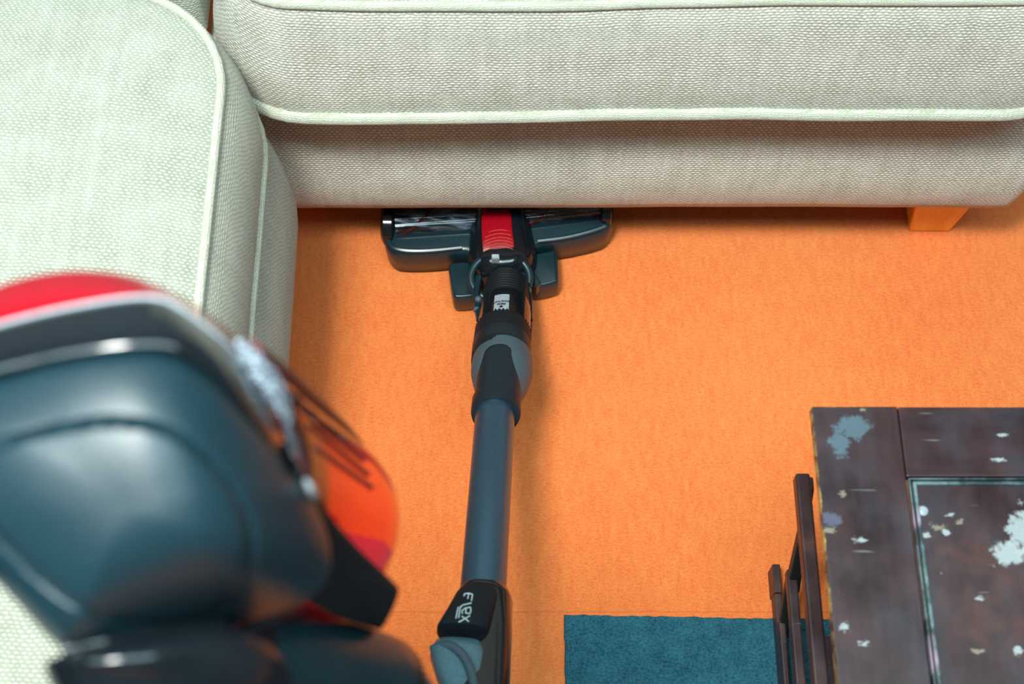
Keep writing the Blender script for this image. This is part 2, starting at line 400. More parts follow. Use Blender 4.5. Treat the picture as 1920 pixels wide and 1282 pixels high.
m_panel = tablewood('worn_mahogany_panel', blobs=[blob(1930, 995, 32, 44, white, 1.0), blob(1895, 1035, 30, 22, white, 1.0), blob(1760, 985, 24, 14, cream, .25), blob(1776, 994, 10, 8, white, .7), blob(1802, 976, 12, 6, cream, .6), blob(1835, 1220, 16, 7, cream, .5), blob(1738, 1000, 9, 7, white, .6), blob(1840, 1120, 14, 6, white, .4), blob(1912, 1218, 9, 9, white, .8), blob(1782, 963, 9, 5, white, .7)])
m_dark = tablewood('worn_mahogany_rails')
def trimmat():
    m = N('teal_worn_moulding'); v = m.co(); n = m.noise(v, 55, 4, .7); n2 = m.noise(v, 20, 2)
    c = m.mix(m.ramp(n, .42, .62), (.02, .04, .045, 1), (.13, .21, .22, 1)); c = m.mix(m.ramp(n2, .62, .68), c, (.34, .26, .34, 1))
    m.set(Base_Color=c, Roughness=.4); return m.m
m_trim = trimmat()
T = thing('coffee_table', 'dark worn mahogany coffee table with scratched framed panel top', 'table', (.57, -.07, 0))
TH = .010
def board(name, x0, x1, y0, y1, z0, z1, m, par=T, bev=.0012, label=None):
    return obj(name, box(x0, x1, y0, y1, z0, z1), m, par, smooth=False, bevel=bev, label=label)
g = .0005
board('top_board', TX0, IX - g, TY0, TY1, ZT - TH, ZT, m_stile, label='left board with blue paint stain and chipped edge')
board('top_board', IX, TX1 - .065, IY, TY1 - .0004, ZT - TH, ZT, m_rail)
board('top_board', IX, TX1 - .065, TY0, TY0 + .056, ZT - TH, ZT, m_rail)
board('top_board', TX1 - .065 + g, TX1, TY0, TY1, ZT - TH, ZT, m_stile)
PX1, PY0 = TX1 - .065, TY0 + .056
board('top_panel', IX + .002, PX1 - .002, PY0 + .002, IY - .002, ZT - TH + .004, ZT - .003, m_panel, label='recessed centre panel with white paint scrape')
# moulding: groove line, bead, groove
for d0, d1, zz in ((.0012, .0022, .0002), (.0040, .0065, .0006)):
    for (x0, x1, y0, y1) in ((IX + d0, IX + d1, PY0 + d0, IY - d0), (PX1 - d1, PX1 - d0, PY0 + d0, IY - d0), (IX + d1, PX1 - d1, IY - d1, IY - d0), (IX + d1, PX1 - d1, PY0 + d0, PY0 + d1)):
        board('moulding', x0, x1, y0, y1, ZT - .006, ZT + zz, m_trim, bev=.0006)
nb = lathe(W(1730, 958, ZT - .003), Vector((0, 0, 1)), [(0, .0038), (.001, .0038), (.0018, .0028), (.0021, .0008)], 16)
obj('nail_head', nb, M['silver'], T)
# side rails seen below the left edge
def rail(name, u0, v0, wpx, x, hgt, y_end=TY0 + .06, par=T, skew=0, m=None):
    t = x * FPX / (u0 - 960); p = PT(u0, v0, t); wd = wpx * t / FPX
    return p, board(name, x, x + wd, y_end, p.y, p.z - hgt, p.z, m or m_dark, par=par, bev=.002)
r1, _ = rail('side_rail', 1492, 886, 27, .2385, .016)
r2, _ = rail('side_rail', 1475, 1066, 19, .262, .014)
r3, _ = rail('side_rail', 1460, 1160, 13, .264, .012)
# slanting corner posts and feet
m_black = plain('near_black_wood', (.006, .010, .010, 1), .6)
def post(a, b, w0, w1, dy, par=T, name='post', m=None):
    rings = []
    for p, w_ in ((a, w0), (b, w1)):
        rings.append([p + Vector(q) for q in ((0, -dy, 0), (w_, -dy, 0), (w_, 0, 0), (0, 0, 0))])
    return obj(name, loft(rings), m or m_black, par, smooth=False, bevel=.0015)
rr = Vector((0, 0, 0))
post(Vector((.2655, r2.y - .004, r2.z - .03)), Vector((.252, r2.y + .030, r1.z - .014)), .013, .004, .012, m=m_black, name='gusset')
post(Vector((.2665, r3.y - .003, r3.z - .025)), Vector((.262, r3.y + .026, r2.z - .012)), .010, .003, .010, m=m_black, name='gusset')
for y in (TY0 + .14,):
    post(Vector((.272, y, .007)), Vector((.252, y, ZT - TH)), .02, .02, .02, m=m_dark, name='leg')
f4 = W(1448, 1057, .03)
board('foot', f4.x, f4.x + .008, f4.y - .030, f4.y, 0.0, .03, m_dark)
board('runner', f4.x, f4.x + .007, TY0 + .12, f4.y - .0305, .008, .03, m_dark)
post(Vector((.33, .215, .007)), Vector((.33, .215, ZT - TH)), .03, .03, .03, m=m_dark, name='leg')
board('runner', f4.x + .0075, .33, .19, .21, .008, .028, m_dark)
for y in (TY0 + .12, .405):
    post(Vector((TX1 - .07, y, 0.0 if y > .395 else .007)), Vector((TX1 - .06, y, ZT - TH)), .03, .03, .03, m=m_dark, name='leg')
board('shelf', .285, TX1 - .075, TY0 + .13, .32, .085, .10, m_dark)
settle(T)

# ------------------------------------------------------------------ stick vacuum
V = thing('stick_vacuum', 'black and red cordless stick vacuum with bent wand, head pushed under the sofa', 'vacuum cleaner', tuple(W(935, 440, 0)))
ZH = .050
def outline(px, z=ZH): return [W(u, v, z) for u, v in px]
# --- floor head
HP = [(716, 330), (713, 400), (718, 440), (722, 458), (732, 471), (748, 477), (800, 477), (870, 470), (885, 480), (1000, 470), (1006, 458), (1060, 452), (1110, 441), (1138, 432), (1150, 418), (1151, 395), (1146, 330), (1000, 320), (860, 322)]
P = smooth_poly(outline(HP), 1)
bm = slab(P, [(.004, .004), (.008, .001), (.030, 0), (.042, .0), (.047, .0015), (.0495, .004), (.0505, .008)])
head = obj('floor_head', bm, M['black'], V, label='wide black floor head with clear brush windows')
# raised rear lip highlights
for pts in ([(724, 440), (732, 462), (752, 470), (800, 471), (866, 464)], [(1008, 452), (1060, 446), (1108, 434), (1135, 424)]):
    q = smooth_poly([W(u, v, .0505) for u, v in pts], 2, closed=False)
    obj('edge_trim', tube(q, .0030, 8), M['black'], head)
def rollermat():
    m = N('streaky_brush'); v = m.mp(m.co(), (9, 260, 260)); n = m.noise(v, 1, 3, .6)
    m.set(Base_Color=m.mix(m.ramp(n, .48, .66), (.006, .010, .014, 1), (.16, .22, .27, 1)), Roughness=.35); return m.m
M['roller'] = rollermat()
# roller chamber and roller with window, left and right
def chamber(p0, p1, rad, zc):
    a = W(*p0, zc); b = W(*p1, zc); d = b - a; L = d.length; dn = d.normalized()
    bmr = bmesh.new(); e = frame(dn)
    rg = [[a + dn * (L * i / 30) + e[0] * (rad * .72 + .0014 * math.sin(6 * k / 40 * 2 * math.pi + i * .5)) * math.cos(2 * math.pi * k / 40) + e[1] * (rad * .72 + .0014 * math.sin(6 * k / 40 * 2 * math.pi + i * .5)) * math.sin(2 * math.pi * k / 40) for k in range(40)] for i in range(31)]
    loft(rg, bm=bmr); obj('brush_roller', bmr, M['roller'], head)
    for s_ in range(2):
        q = [a + dn * (L * (i + .5) / 30) + e[0] * rad * .80 * math.cos(s_ * math.pi + i * .12) + e[1] * rad * .80 * math.sin(s_ * math.pi + i * .12) for i in range(30)]
        obj('bristle_strip', tube(q, .0018, 6), M['darkred'], head)
    # ribbed clear window: part of a cylinder with fine flutes
    n = 120; rings = []
    for k, x in enumerate((0.0, L)):
        o_, i_ = [], []
        for j in range(n + 1):
            t = math.radians(-12 + 204 * j / n); rr = rad + .0005 * math.sin(j * 2 * math.pi / 15)
            up = Vector((0, 0, 1)); sd = dn.cross(up).normalized()
            o_.append(a + dn * x + (sd * math.cos(t) + up * math.sin(t)) * rr)
            i_.append(a + dn * x + (sd * math.cos(t) + up * math.sin(t)) * (rad - .0016))
        rings.append(o_ + i_[::-1])
    obj('brush_window', loft(rings), M['window'], head, label='clear fluted window over the brush roller')
chamber((742, 418), (893, 408), .0235, .046)
chamber((978, 402), (1122, 384), .0235, .046)
for u, v in ((729, 420), (1135, 388)):
    a = W(u, v, .046); obj('end_cap', lathe(a + Vector((-.008, 0, 0)), Vector((1, -.02, 0)), [(0, .018), (.002, .022), (.004, .0245), (.013, .0245), (.015, .022)], 32), M['gloss'], head)
# centre hump
HC = [(890, 340), (884, 420), (880, 470), (884, 500), (900, 525), (935, 534), (975, 528), (1000, 505), (1004, 470), (994, 420), (986, 340)]
P = smooth_poly(outline(HC, .05), 1)
obj('centre_hump', slab(P, [(.045, -.002), (.056, .001), (.066, .006), (.072, .013), (.0745, .020)]), M['gloss'], head)
# red badge, curved, with arcs
bu = []
for (ul, ur, v, z) in ((903, 957, 388, .072), (903, 958, 400, .0755), (903, 959, 420, .0775), (904, 961, 440, .0785), (905, 963, 455, .0775), (906, 964, 468, .075)):
    bu.append([W(ul + (ur - ul) * k / 8, v + (3 if k in (0, 8) else 0) - .08 * (ur - ul) * k / 8, z - (.0012 if k in (0, 8) else 0)) for k in range(9)])
top = bu; bot = [[p - Vector((0, 0, .006)) for p in r] for r in bu]
bm = bmesh.new(); G = [[bm.verts.new(p) for p in r] for r in top]; G2 = [[bm.verts.new(p) for p in r] for r in bot]
for i in range(len(G) - 1):
    for j in range(8):
        bm.faces.new((G[i][j], G[i][j + 1], G[i + 1][j + 1], G[i + 1][j])); bm.faces.new((G2[i][j], G2[i + 1][j], G2[i + 1][j + 1], G2[i][j + 1]))
for i in range(len(G) - 1):
    for j, s_ in ((0, 1), (8, -1)): bm.faces.new((G[i][j], G[i + 1][j], G2[i + 1][j], G2[i][j]))
for i in (0, len(G) - 1):
    for j in range(8): bm.faces.new((G[i][j], G[i][j + 1], G2[i][j + 1], G2[i][j]))
badge = obj('badge', bm, M['red'], head, label='curved red badge with fine arc lines')
m_arc = plain('pink_fine_line', (.70, .16, .10, 1), .4)
for vv, r_ in ((431, 22), (438, 24), (445, 26), (451, 27), (457, 28), (463, 28)):
    pts = [W(934 + x, vv + (x / 28.0) ** 2 * 7 - .08 * x, .0790 - abs(vv - 440) * .00007 - .0009 * (abs(x) / 28) ** 3) for x in [r_ * k / 8 for k in range(-8, 9)]]
    obj('arc_line', tube(pts, .00022, 5), m_arc, head, kind=None)
# wheel guards
def guard(px, z1):
    P = smooth_poly(outline(px, z1), 2)
    return obj('wheel_guard', slab(P, [(.006, .002), (.012, 0), (z1 - .006, 0), (z1 - .002, .0010), (z1 - .0004, .0024), (z1, .0036)]), M['black'], head)
guard([(840, 500), (841, 493), (850, 490), (880, 488), (892, 492), (893, 552), (888, 557), (856, 560), (848, 556)], .040)
guard([(990, 478), (1000, 474), (1038, 467), (1046, 470), (1049, 525), (1045, 530), (1006, 540), (992, 535)], .040)
for u, v in ((866, 530), (1020, 505)):
    a = W(u, v, .0155); obj('wheel', lathe(a + Vector((-.012, 0, 0)), Vector((1, 0, 0)), [(0, .013), (.002, .015), (.016, .015), (.018, .013)], 24), M['rubber'], head)
# --- neck along the wand axis
P1 = PT(927, 796, 1.351); P2 = PT(909, 1062, 1.192); dw = (P2 - P1).normalized()
def proj(p):
    q = p - Vector((0, 0, H)); t = q.y * st - q.z * ct; yu = q.y * ct + q.z * st
    return 960 + FPX * q.x / t, 641 - FPX * yu / t, t
def s_at(v):
    lo, hi = -.6, .5
    for _ in range(50):
        m_ = (lo + hi) / 2
        if proj(P1 + dw * m_)[1] < v: lo = m_
        else: hi = m_
    return lo
print('axis start', proj(P1 + dw * s_at(520)), (P1 + dw * s_at(520)), proj(P1 + dw * s_at(600)))
def ax(v, du=0):
    p = P1 + dw * s_at(v); return p + Vector((du * proj(p)[2] / FPX, 0, 0))
neck = obj('neck', lathe(ax(574, 6), ax(650, 6) - ax(574, 6), [(0, .020), (.004, .0265), (.02, .0275), (.055, .0275), (.09, .0275), (.10, .026)], 48), M['gloss'], V, label='glossy black neck tube with grey label')
# hose ribs
A0 = ax(532, 6); A1 = ax(577, 6); dh = A1 - A0; prof = []
n = 10; Lh = dh.length
prof.append((0, .016))
for k in range(n):
    s0 = Lh * k / n; base = .0205 + .0025 * min(1, k / 3)
    prof += [(s0, base - .0008), (s0 + Lh / n * .3, base + .0022), (s0 + Lh / n * .6, base + .0022), (s0 + Lh / n * .92, base - .0008)]
obj('hose', lathe(A0, dh, prof, 48), M['rubber'], neck, label='ribbed black hose at the pivot')
# yoke ring around hose
rc = W(938, 520, .060)
yk = []
for k in range(40):
    t = 2 * math.pi * k / 40; yk.append(rc + Vector((.0325 * math.cos(t), .026 * math.sin(t), .006 * math.sin(t))))
obj('pivot_ring', tube(yk, .0045, 10, closed=True), M['black'], neck)
obj('catch', slab([W(922, 486, .07), W(936, 486, .07), W(937, 494, .07), W(922, 495, .07)], [(.068, 0), (.0815, 0), (.083, .001)]), M['silver'], head, smooth=False, label='small grey catch')
# side arms
for sgn, pts in ((-1, [(897, 520, .055), (892, 552, .062), (896, 580, .075), (900, 600, .09)]), (1, [(985, 515, .055), (990, 545, .062), (992, 570, .075), (992, 600, .088)])):
    q = smooth_poly([W(u, v, z) for u, v, z in pts], 2, closed=False)
    obj('side_arm', tube(q, .0042, 10), M['black'], neck)
for pts in ([(984, 555, .075), (988, 575, .08), (994, 600, .085), (992, 632, .09), (989, 642, .09)], ):
    q = smooth_poly([W(u, v, z) for u, v, z in pts], 2, closed=False)
    obj('wire_clip', tube(q, .0030, 8), M['gloss'], neck)
for u, v, z in ((897, 561, .074), (990, 544, .072), (894, 581, .078), (983, 564, .082)):
    bmx = bmesh.new(); bmesh.ops.create_icosphere(bmx, subdivisions=2, radius=.0042); bmesh.ops.translate(bmx, verts=bmx.verts[:], vec=W(u, v, z)); obj('screw', bmx, M['grey'], neck)
# little tab by right guard
obj('tab', slab([W(998, 520, .045), W(1004, 514, .045), (W(1014, 532, .045)), W(1006, 541, .045), W(1000, 536, .045)], [(.03, 0), (.047, 0), (.049, .002)]), M['black'], head, smooth=False)
# neck label lying on the tube: curved patch
def patch(A, d, r, s0, s1, a0, a1, th=.0004, n=10, ns=2, skew=0):
    d = d.normalized(); up = (Vector((0, 0, H)) - A); up = (up - d * up.dot(d)).normalized(); sd = d.cross(up).normalized(); sd = sd if sd.x > 0 else -sd
    g_ = []
    for rr in (r, r + th):
        g_.append([[A + d * (s0 + (s1 - s0) * i / ns) + (up * math.cos(a0 + (a1 - a0) * j / n) + sd * math.sin(a0 + (a1 - a0) * j / n)) * rr for j in range(n + 1)] for i in range(ns + 1)])
    bm = bmesh.new(); Vv = [[[bm.verts.new(p) for p in r_] for r_ in q] for q in g_]
    for i in range(ns):
        for j in range(n):
            for q in Vv: bm.faces.new((q[i][j], q[i][j + 1], q[i + 1][j + 1], q[i + 1][j]))
    for i in range(ns):
        for j in (0, n): bm.faces.new((Vv[0][i][j], Vv[1][i][j], Vv[1][i + 1][j], Vv[0][i + 1][j]))
    for j in range(n):
        for i in (0, ns): bm.faces.new((Vv[0][i][j], Vv[1][i][j], Vv[1][i][j + 1], Vv[0][i][j + 1]))
    return bm
sN = ax(574, 6); dN = ax(650, 6) - sN
def pxs(A, d, r, v):                   # distance along a tube whose upper surface shows at image row v
    d = d.normalized(); up = (Vector((0, 0, H)) - A); up = (up - d * up.dot(d)).normalized(); lo, hi = -.3, .5
    for _ in range(50):
        m_ = (lo + hi) / 2
        if proj(A + d * m_ + up * r)[1] < v: lo = m_
        else: hi = m_
    return lo
s0, s1 = pxs(sN, dN, .0275, 552), pxs(sN, dN, .0275, 580)
lab = obj('label_plate', patch(sN, dN, .0275, s0, s1, -.45, .12), M['silver'], neck, label='grey sticker with two small lines of print')
# side sign check for the angle: the sticker sits left of the axis
def textobj(body, size, mat, name, parent, A, d, r, s, ang, rot=0, th=.0003, squash=1, sx=1):
    cu = bpy.data.curves.new(name, 'FONT'); cu.body = body; cu.size = size; cu.align_x = 'CENTER'; cu.align_y = 'CENTER'; cu.extrude = th; cu.resolution_u = 3
    tmp = bpy.data.objects.new('t', cu); C.objects.link(tmp); dg = bpy.context.evaluated_depsgraph_get(); dg.update()
    me = bpy.data.meshes.new_from_object(tmp.evaluated_get(dg)); bpy.data.objects.remove(tmp); 
    bm = bmesh.new(); bm.from_mesh(me)
    d = d.normalized(); up = (Vector((0, 0, H)) - A); up = (up - d * up.dot(d)).normalized(); sd = up.cross(-d).normalized(); sd = sd if sd.x > 0 else -sd
    for v_ in bm.verts:
        x, y, z = v_.co; x *= sx; x, y = x * math.cos(rot) - y * math.sin(rot), x * math.sin(rot) + y * math.cos(rot)
        a_ = ang + x / r
        v_.co = A + d * (s - y) + (up * math.cos(a_) + sd * math.sin(a_)) * (r + z + th)
    return obj(name, bm, mat, parent, smooth=False)
LA = .165
textobj('UNLOCK', .0042, M['ink'], 'lettering', neck, sN, dN, .0280, pxs(sN, dN, .028, 565), -LA, 0)
textobj('PRESS', .0036, M['ink'], 'lettering', neck, sN, dN, .0280, pxs(sN, dN, .028, 570), -LA, 0)
textobj('■', .004, M['ink'], 'lettering', neck, sN, dN, .0280, pxs(sN, dN, .028, 575), -LA, 0)
# --- elbow collar
def seg(name, v0, v1, prof, m, du=0, par=V, label=None, n=56):
    a, b = ax(v0, du), ax(v1, du); L = (b - a).length
    return obj(name, lathe(a, b - a, [(s * L, r) for s, r in prof], n), m, par, label=label)
col = seg('collar', 622, 680, [(0, .024), (.02, .0285), (.12, .0292), (.5, .0298), (1, .0300), (1.01, .027)], M['rough'], 4, label='black collar ring at the foot of the wand')
a, b = ax(622, 4), ax(637, 4)
for k in range(44):                    # serrated front edge
    e = frame(b - a); t = 2 * math.pi * k / 44; dd = (b - a).normalized(); rd = e[0] * math.cos(t) + e[1] * math.sin(t)
    c0 = a + rd * .0280 + dd * .001; obj('tooth', tube([c0 - dd * .0022, c0 + dd * .003], .0011, 4), M['rough'], col)
seg('elbow', 672, 750, [(0, .024), (.01, .0300)] + [(.02 + .98 * i / 24, .0302 + .0006 * math.sin(math.pi * min(1, i / 12)) - .0115 * max(0, (i - 8) / 16) ** 1.7) for i in range(25)], M['grey'], 7, label='slate grey elbow shell', n=64)
seg('collar_band', 648, 672, [(0, .0296), (.2, .0302), (.8, .0302), (1, .0296)], M['sleeve'], 4, par=col)
# dark sleeve bump on elbow
def bulge(v0, v1, rads, off, m, name, du=0):
    a, b = ax(v0, du), ax(v1, du); d = (b - a).normalized(); up = (Vector((0, 0, H)) - a); up = (up - d * up.dot(d)).normalized()
    pr = [(i / (len(rads) - 1), r) for i, r in enumerate(rads)]
    L = (b - a).length
    rings = [ring(a + d * s * L + up * off * (1 - s), d, r, 48) for s, r in pr]
    return obj(name, loft(rings), m, V)
bulge(684, 775, [.010, .016, .0192, .0208] + [.0214 + .0016 * i / 16 for i in range(17)], .0135, M['sleeve'], 'wand_sleeve', 3)
seg('sleeve_ring', 748, 778, [(0, .0222), (.2, .0238), (.85, .0240), (1, .0232), (1.01, .0195)], M['sleeve'], 1)
# --- wand
Wd = seg('wand', 765, 1150, [(0, .019), (1, .019)], M['wand'], 0, label='straight blue-grey aluminium wand tube')
# --- flex joint
jA, jB = ax(1125), ax(1420); dj = jB - jA; djn = dj.normalized()
upj = (Vector((0, 0, H)) - jA); upj = (upj - djn * upj.dot(djn)).normalized(); sdj = upj.cross(-djn).normalized(); sdj = sdj if sdj.x > 0 else -sdj   # sdj points to the right of the picture
def jp(s, x, y): return jA + djn * s + sdj * x + upj * y
def jring(s, xc, yc, rx, ry, n=40, p=2.6, lean=0):
    R_ = []
    for k in range(n):
        t = 2 * math.pi * k / n; c_, s_ = math.cos(t), math.sin(t)
        X = rx * math.copysign(abs(c_) ** (2 / p), c_); Y = ry * math.copysign(abs(s_) ** (2 / p), s_)
        R_.append(jp(s + lean * (Y + X * .25), xc + X, yc + Y))
    return R_
joint = obj('flex_joint', loft([jring(s, x, y, rx, ry) for s, x, y, rx, ry in ((-.004, .0005, 0, .0198, .0198), (-.002, .001, 0, .0215, .0212), (.006, .002, 0, .0228, .0222), (.04, .003, -.002, .0222, .0215), (.10, .004, -.003, .0215, .02), (.16, .004, -.004, .0205, .02))]), M['gloss'], V, label='glossy black folding joint of the wand')
cov = obj('joint_cover', loft([jring(s, x, y, rx, ry, lean=.12, p=3.0) for s, x, y, rx, ry in ((.000, -.002, .010, .0120, .010), (.002, -.0025, .0105, .0150, .0128), (.012, -.0045, .0120, .0175, .0145), (.030, -.0085, .0140, .0185, .0150), (.051, -.0135, .0155, .0205, .0150), (.0535, -.0135, .0155, .0195, .0140), (.054, -.0135, .0150, .0180, .013))]), M['rough'], V, label='matt black cover with white FLEX lettering')
M_ = M['white']
latch = obj('latch', loft([jring(s, x, y, rx, ry, p=3.2, lean=.1) for s, x, y, rx, ry in ((.054, -.010, .002, .014, .012), (.060, -.015, .006, .0200, .014), (.070, -.016, .007, .0215, .0155), (.088, -.012, .004, .019, .015), (.108, -.006, 0, .014, .012))]), plain('light_slate_plastic', (.085, .17, .20, 1), .3), joint, label='slate grey release latch')
q = smooth_poly([jp(.068, -.036, .012), jp(.070, -.026, .0215), jp(.078, -.014, .023), (jp(.095, -.004, .020)), jp(.12, 0, .016)], 2, closed=False)
obj('latch_rim', tube(q, .0035, 10), M['grey'], joint)
def strokes(lines, w_, name, mat, par, f):
    for L_ in lines:
        q = [f(x, y) for x, y in L_]
        obj(name, tube(q, w_, 6), mat, par)
# --- body: conical bin, axis away from the camera
A = PT(130, 890, .47); B = PT(585, 980, .70); db = (B - A).normalized(); L = (B - A).length
e1, e2 = frame(db)
def shell(prof, th=.0018, n=72):
    inner = [(s, r - th) for s, r in prof]
    bm = bmesh.new(); e = frame(db)
    R_ = [ring(A + db * s, db, max(r, 1e-4), n, e=e) for s, r in prof] + [ring(A + db * s, db, max(r, 1e-4), n, e=e) for s, r in inner[::-1]]
    return loft(R_ + [R_[0]], False, False, bm)
def rb(s): return .069 + (.046 - .069) * s / L
body = obj('dust_bin', shell([(.085, rb(.085)), (.12, rb(.12)), (.16, rb(.16)), (.20, rb(.20)), (L - .01, rb(L - .01)), (L + .005, .0435), (L + .014, .038), (L + .020, .028), (L + .023, .014), (L + .024, .003)]), M['redclear'], V, label='translucent red dust bin')
obj('bin_ring', shell([(.06, rb(.06)), (.085, rb(.085) + .0004)]), M['smoke'], V, label='clear smoky collar between motor and bin')
def resample(P, n):
    P = smooth_poly([Vector(p) for p in P], 3, False); d = [0]
    for a_, b_ in zip(P, P[1:]): d.append(d[-1] + math.hypot(b_.x - a_.x, b_.y - a_.y))
    Q = []; i = 0
    for k in range(n):
        t = d[-1] * k / (n - 1)
        while i < len(P) - 2 and d[i + 1] < t: i += 1
        Q.append(P[i].lerp(P[i + 1], min(1, max(0, (t - d[i]) / max(1e-9, d[i + 1] - d[i])))))
    return Q
def band(name, outer, inner, bow, deep, m, label=None, n=60, k0=0, k1=1):
    O = resample(outer, n); I = resample(inner, n); rings = []; c_ = Vector((180, 960, 0))
    for k in range(int(k0 * (n - 1)), int(k1 * (n - 1)) + 1):
        o, i_ = O[k], I[k]; R_ = []
        for f in (1.0, .94, .85, .7, .5, .3, .15, .06, 0.0):
            p = i_.lerp(o, f); R_.append(PT(p.x, p.y, p.z - bow * (1 - (2 * f - 1) ** 2)))
        for f in (.03, .97):
            p = i_.lerp(o, f); R_.append(PT(p.x, p.y, p.z + deep))
        rings.append(R_)
    return obj(name, loft(rings), m, V, label=label)
RIM = [(-160, 600, .478), (-60, 560, .478), (0, 533, .478), (74, 513, .478), (148, 505, .478), (237, 513, .478), (296, 533, .478), (356, 563, .480), (415, 607, .485), (460, 646, .495), (504, 688, .51), (560, 760, .53)]
LIN = [(-160, 660, .458), (-60, 628, .458), (0, 607, .458), (60, 592, .458), (118, 578, .458), (231, 558, .458), (296, 556, .458), (341, 578, .460), (400, 622, .465), (439, 658, .473), (470, 700, .485), (530, 790, .51)]
MAT = [(-160, 745, .440), (-60, 722, .438), (0, 702, .436), (60, 688, .436), (120, 670, .434), (240, 652, .434), (330, 657, .438), (370, 682, .442), (410, 712, .447), (450, 760, .452), (500, 820, .462), (560, 900, .48)]
band('red_rim', RIM, LIN, .004, .03, M['red'], 'bright red glossy rim', k0=0, k1=.60)
band('clear_rim', RIM, LIN, .003, .012, M['pinkclear'], 'dusky pink clear rim', k0=.60, k1=1)
obj('rim_highlight', tube([PT(p.x, p.y, p.z - .001) for p in resample(LIN, 60)], .0007, 8), M['silver'], V)  # pale tube drawn in place of the highlight along the rim
band('motor_collar', LIN, MAT, .0066, .03, M['gloss'], 'glossy black collar with window reflection')
def meshmat():
    m = N('silver_mesh'); v = m.n('ShaderNodeTexVoronoi'); v.inputs['Scale'].default_value = 620; m.put(v.inputs['Vector'], m.co())
    d = v.outputs['Distance']
    m.set(Base_Color=m.mix(m.ramp(d, .25, .5), (.62, .72, .84, 1), (.10, .13, .16, 1)), Metallic=.1, Roughness=.4); m.bump(m.math('MULTIPLY', d, -1), 1, .001); return m.m
M['mesh'] = meshmat()
obj('mesh_filter', lathe(A, db, [(.06, .050), (.062, .0575), (.105, .0530), (.107, .046)], 72), M['mesh'], V, label='silver perforated filter')
def conept(s, a_, dr=0): return A + db * s + (e1 * math.cos(a_) + e2 * math.sin(a_)) * (rb(s) + dr)
# angle of picture up-right on the cone
best = None
for k in range(360):
    a_ = math.radians(k); p = proj(conept(.17, a_)); sc_ = p[0] * .60 - p[1] * .80
    if best is None or sc_ > best[0]: best = (sc_, a_)
AU = best[1]
sgn = 1 if proj(conept(.17, AU + .3))[2] < proj(conept(.17, AU - .3))[2] else -1
obj('bin_ridge', tube([conept(s, AU, -.001) for s in (.06, .10, .15, .20, L - .004)], [.0062, .0058, .0050, .0034, .0012], 8), M['darkred'], V, label='dark red spine along the bin')
def cone_near(u, v):
    best = None
    for i in range(60):
        for k in range(180):
            s_, a_ = .07 + i * .003, 2 * math.pi * k / 180; p = conept(s_, a_); q = proj(p)
            d_ = math.hypot(q[0] - u, q[1] - v) + q[2] * 120
            if best is None or d_ < best[0]: best = (d_, s_, a_)
    return best[1:]
for (u0, v0, u1, v1) in ((562, 772, 680, 862), (566, 806, 690, 890), (572, 838, 696, 917)):
    (sa, aa), (sb, ab) = cone_near(u0, v0), cone_near(u1, v1)
    if ab - aa > math.pi: ab -= 2 * math.pi
    if aa - ab > math.pi: ab += 2 * math.pi
    obj('bin_rib', tube([conept(sa + (sb - sa) * i / 6, aa + (ab - aa) * i / 6, .0003) for i in range(7)], .0011, 6), M['darkred'], body)
(sa, aa), (sb, ab), (sc_, ac) = cone_near(745, 968), cone_near(742, 1040), cone_near(640, 900)
da = (ab - aa + math.pi) % (2 * math.pi) - math.pi; dr_ = 1 if da > 0 else -1; rings = []
for i in range(13):
    s_ = .10 + (L - .006 - .10) * i / 12; R_ = []
    for dr in (-.0035, -.005):
        row = [conept(s_, aa + dr_ * (1.9 * k / 20 + .10 * (s_ - .17) / .07), dr) for k in range(21)]
        R_ += row if dr == -.0035 else row[::-1]
    rings.append(R_)
obj('bin_liner', loft(rings), M['liner'], V, label='opaque red lower lining of the bin')
# --- motor housing: domed shell
OUT = [(-160, 740, .442), (0, 700, .438), (120, 668, .434), (240, 650, .434), (330, 655, .438), (400, 702, .444), (450, 760, .450), (520, 840, .465), (575, 915, .48), (600, 960, .492), (625, 1040, .505), (610, 1100, .51), (560, 1140, .51), (470, 1165, .50), (400, 1178, .49), (270, 1200, .47), (140, 1226, .45), (105, 1212, .445), (0, 1095, .44), (-160, 930, .44)]
CU, CV, CT = 230, 950, .4235
def bytheta(P, n=120):
    P = smooth_poly([Vector(p) for p in P], 2); A_ = sorted((math.atan2(p.y - CV, p.x - CU), p) for p in P)
    R_ = []
    for k in range(n):
        t = -math.pi + 2 * math.pi * k / n; prev = A_[-1]; 
        for i, (a_, p) in enumerate(A_):
            if a_ >= t:
                a0, q0 = A_[i - 1] if i else (A_[-1][0] - 2 * math.pi, A_[-1][1]); f = (t - a0) / max(1e-6, a_ - a0); R_.append(q0.lerp(p, f)); break
        else:
            a0, q0 = A_[-1]; a1, q1 = A_[0][0] + 2 * math.pi, A_[0][1]; R_.append(q0.lerp(q1, (t - a0) / (a1 - a0)))
    return R_
OR_ = bytheta(OUT)
GR = bytheta([(-60, 850, 0), (60, 812, 0), (150, 795, 0), (210, 788, 0), (290, 796, 0), (350, 822, 0), (415, 885, 0), (455, 945, 0), (474, 1010, 0), (466, 1075, 0), (425, 1140, 0), (330, 1175, 0), (180, 1160, 0), (60, 1080, 0), (-40, 960, 0)])
rings = []
SS = [0.04, .15, .3, .45, .58, .68, .76, .83, .89, .94, .975, 1.0]
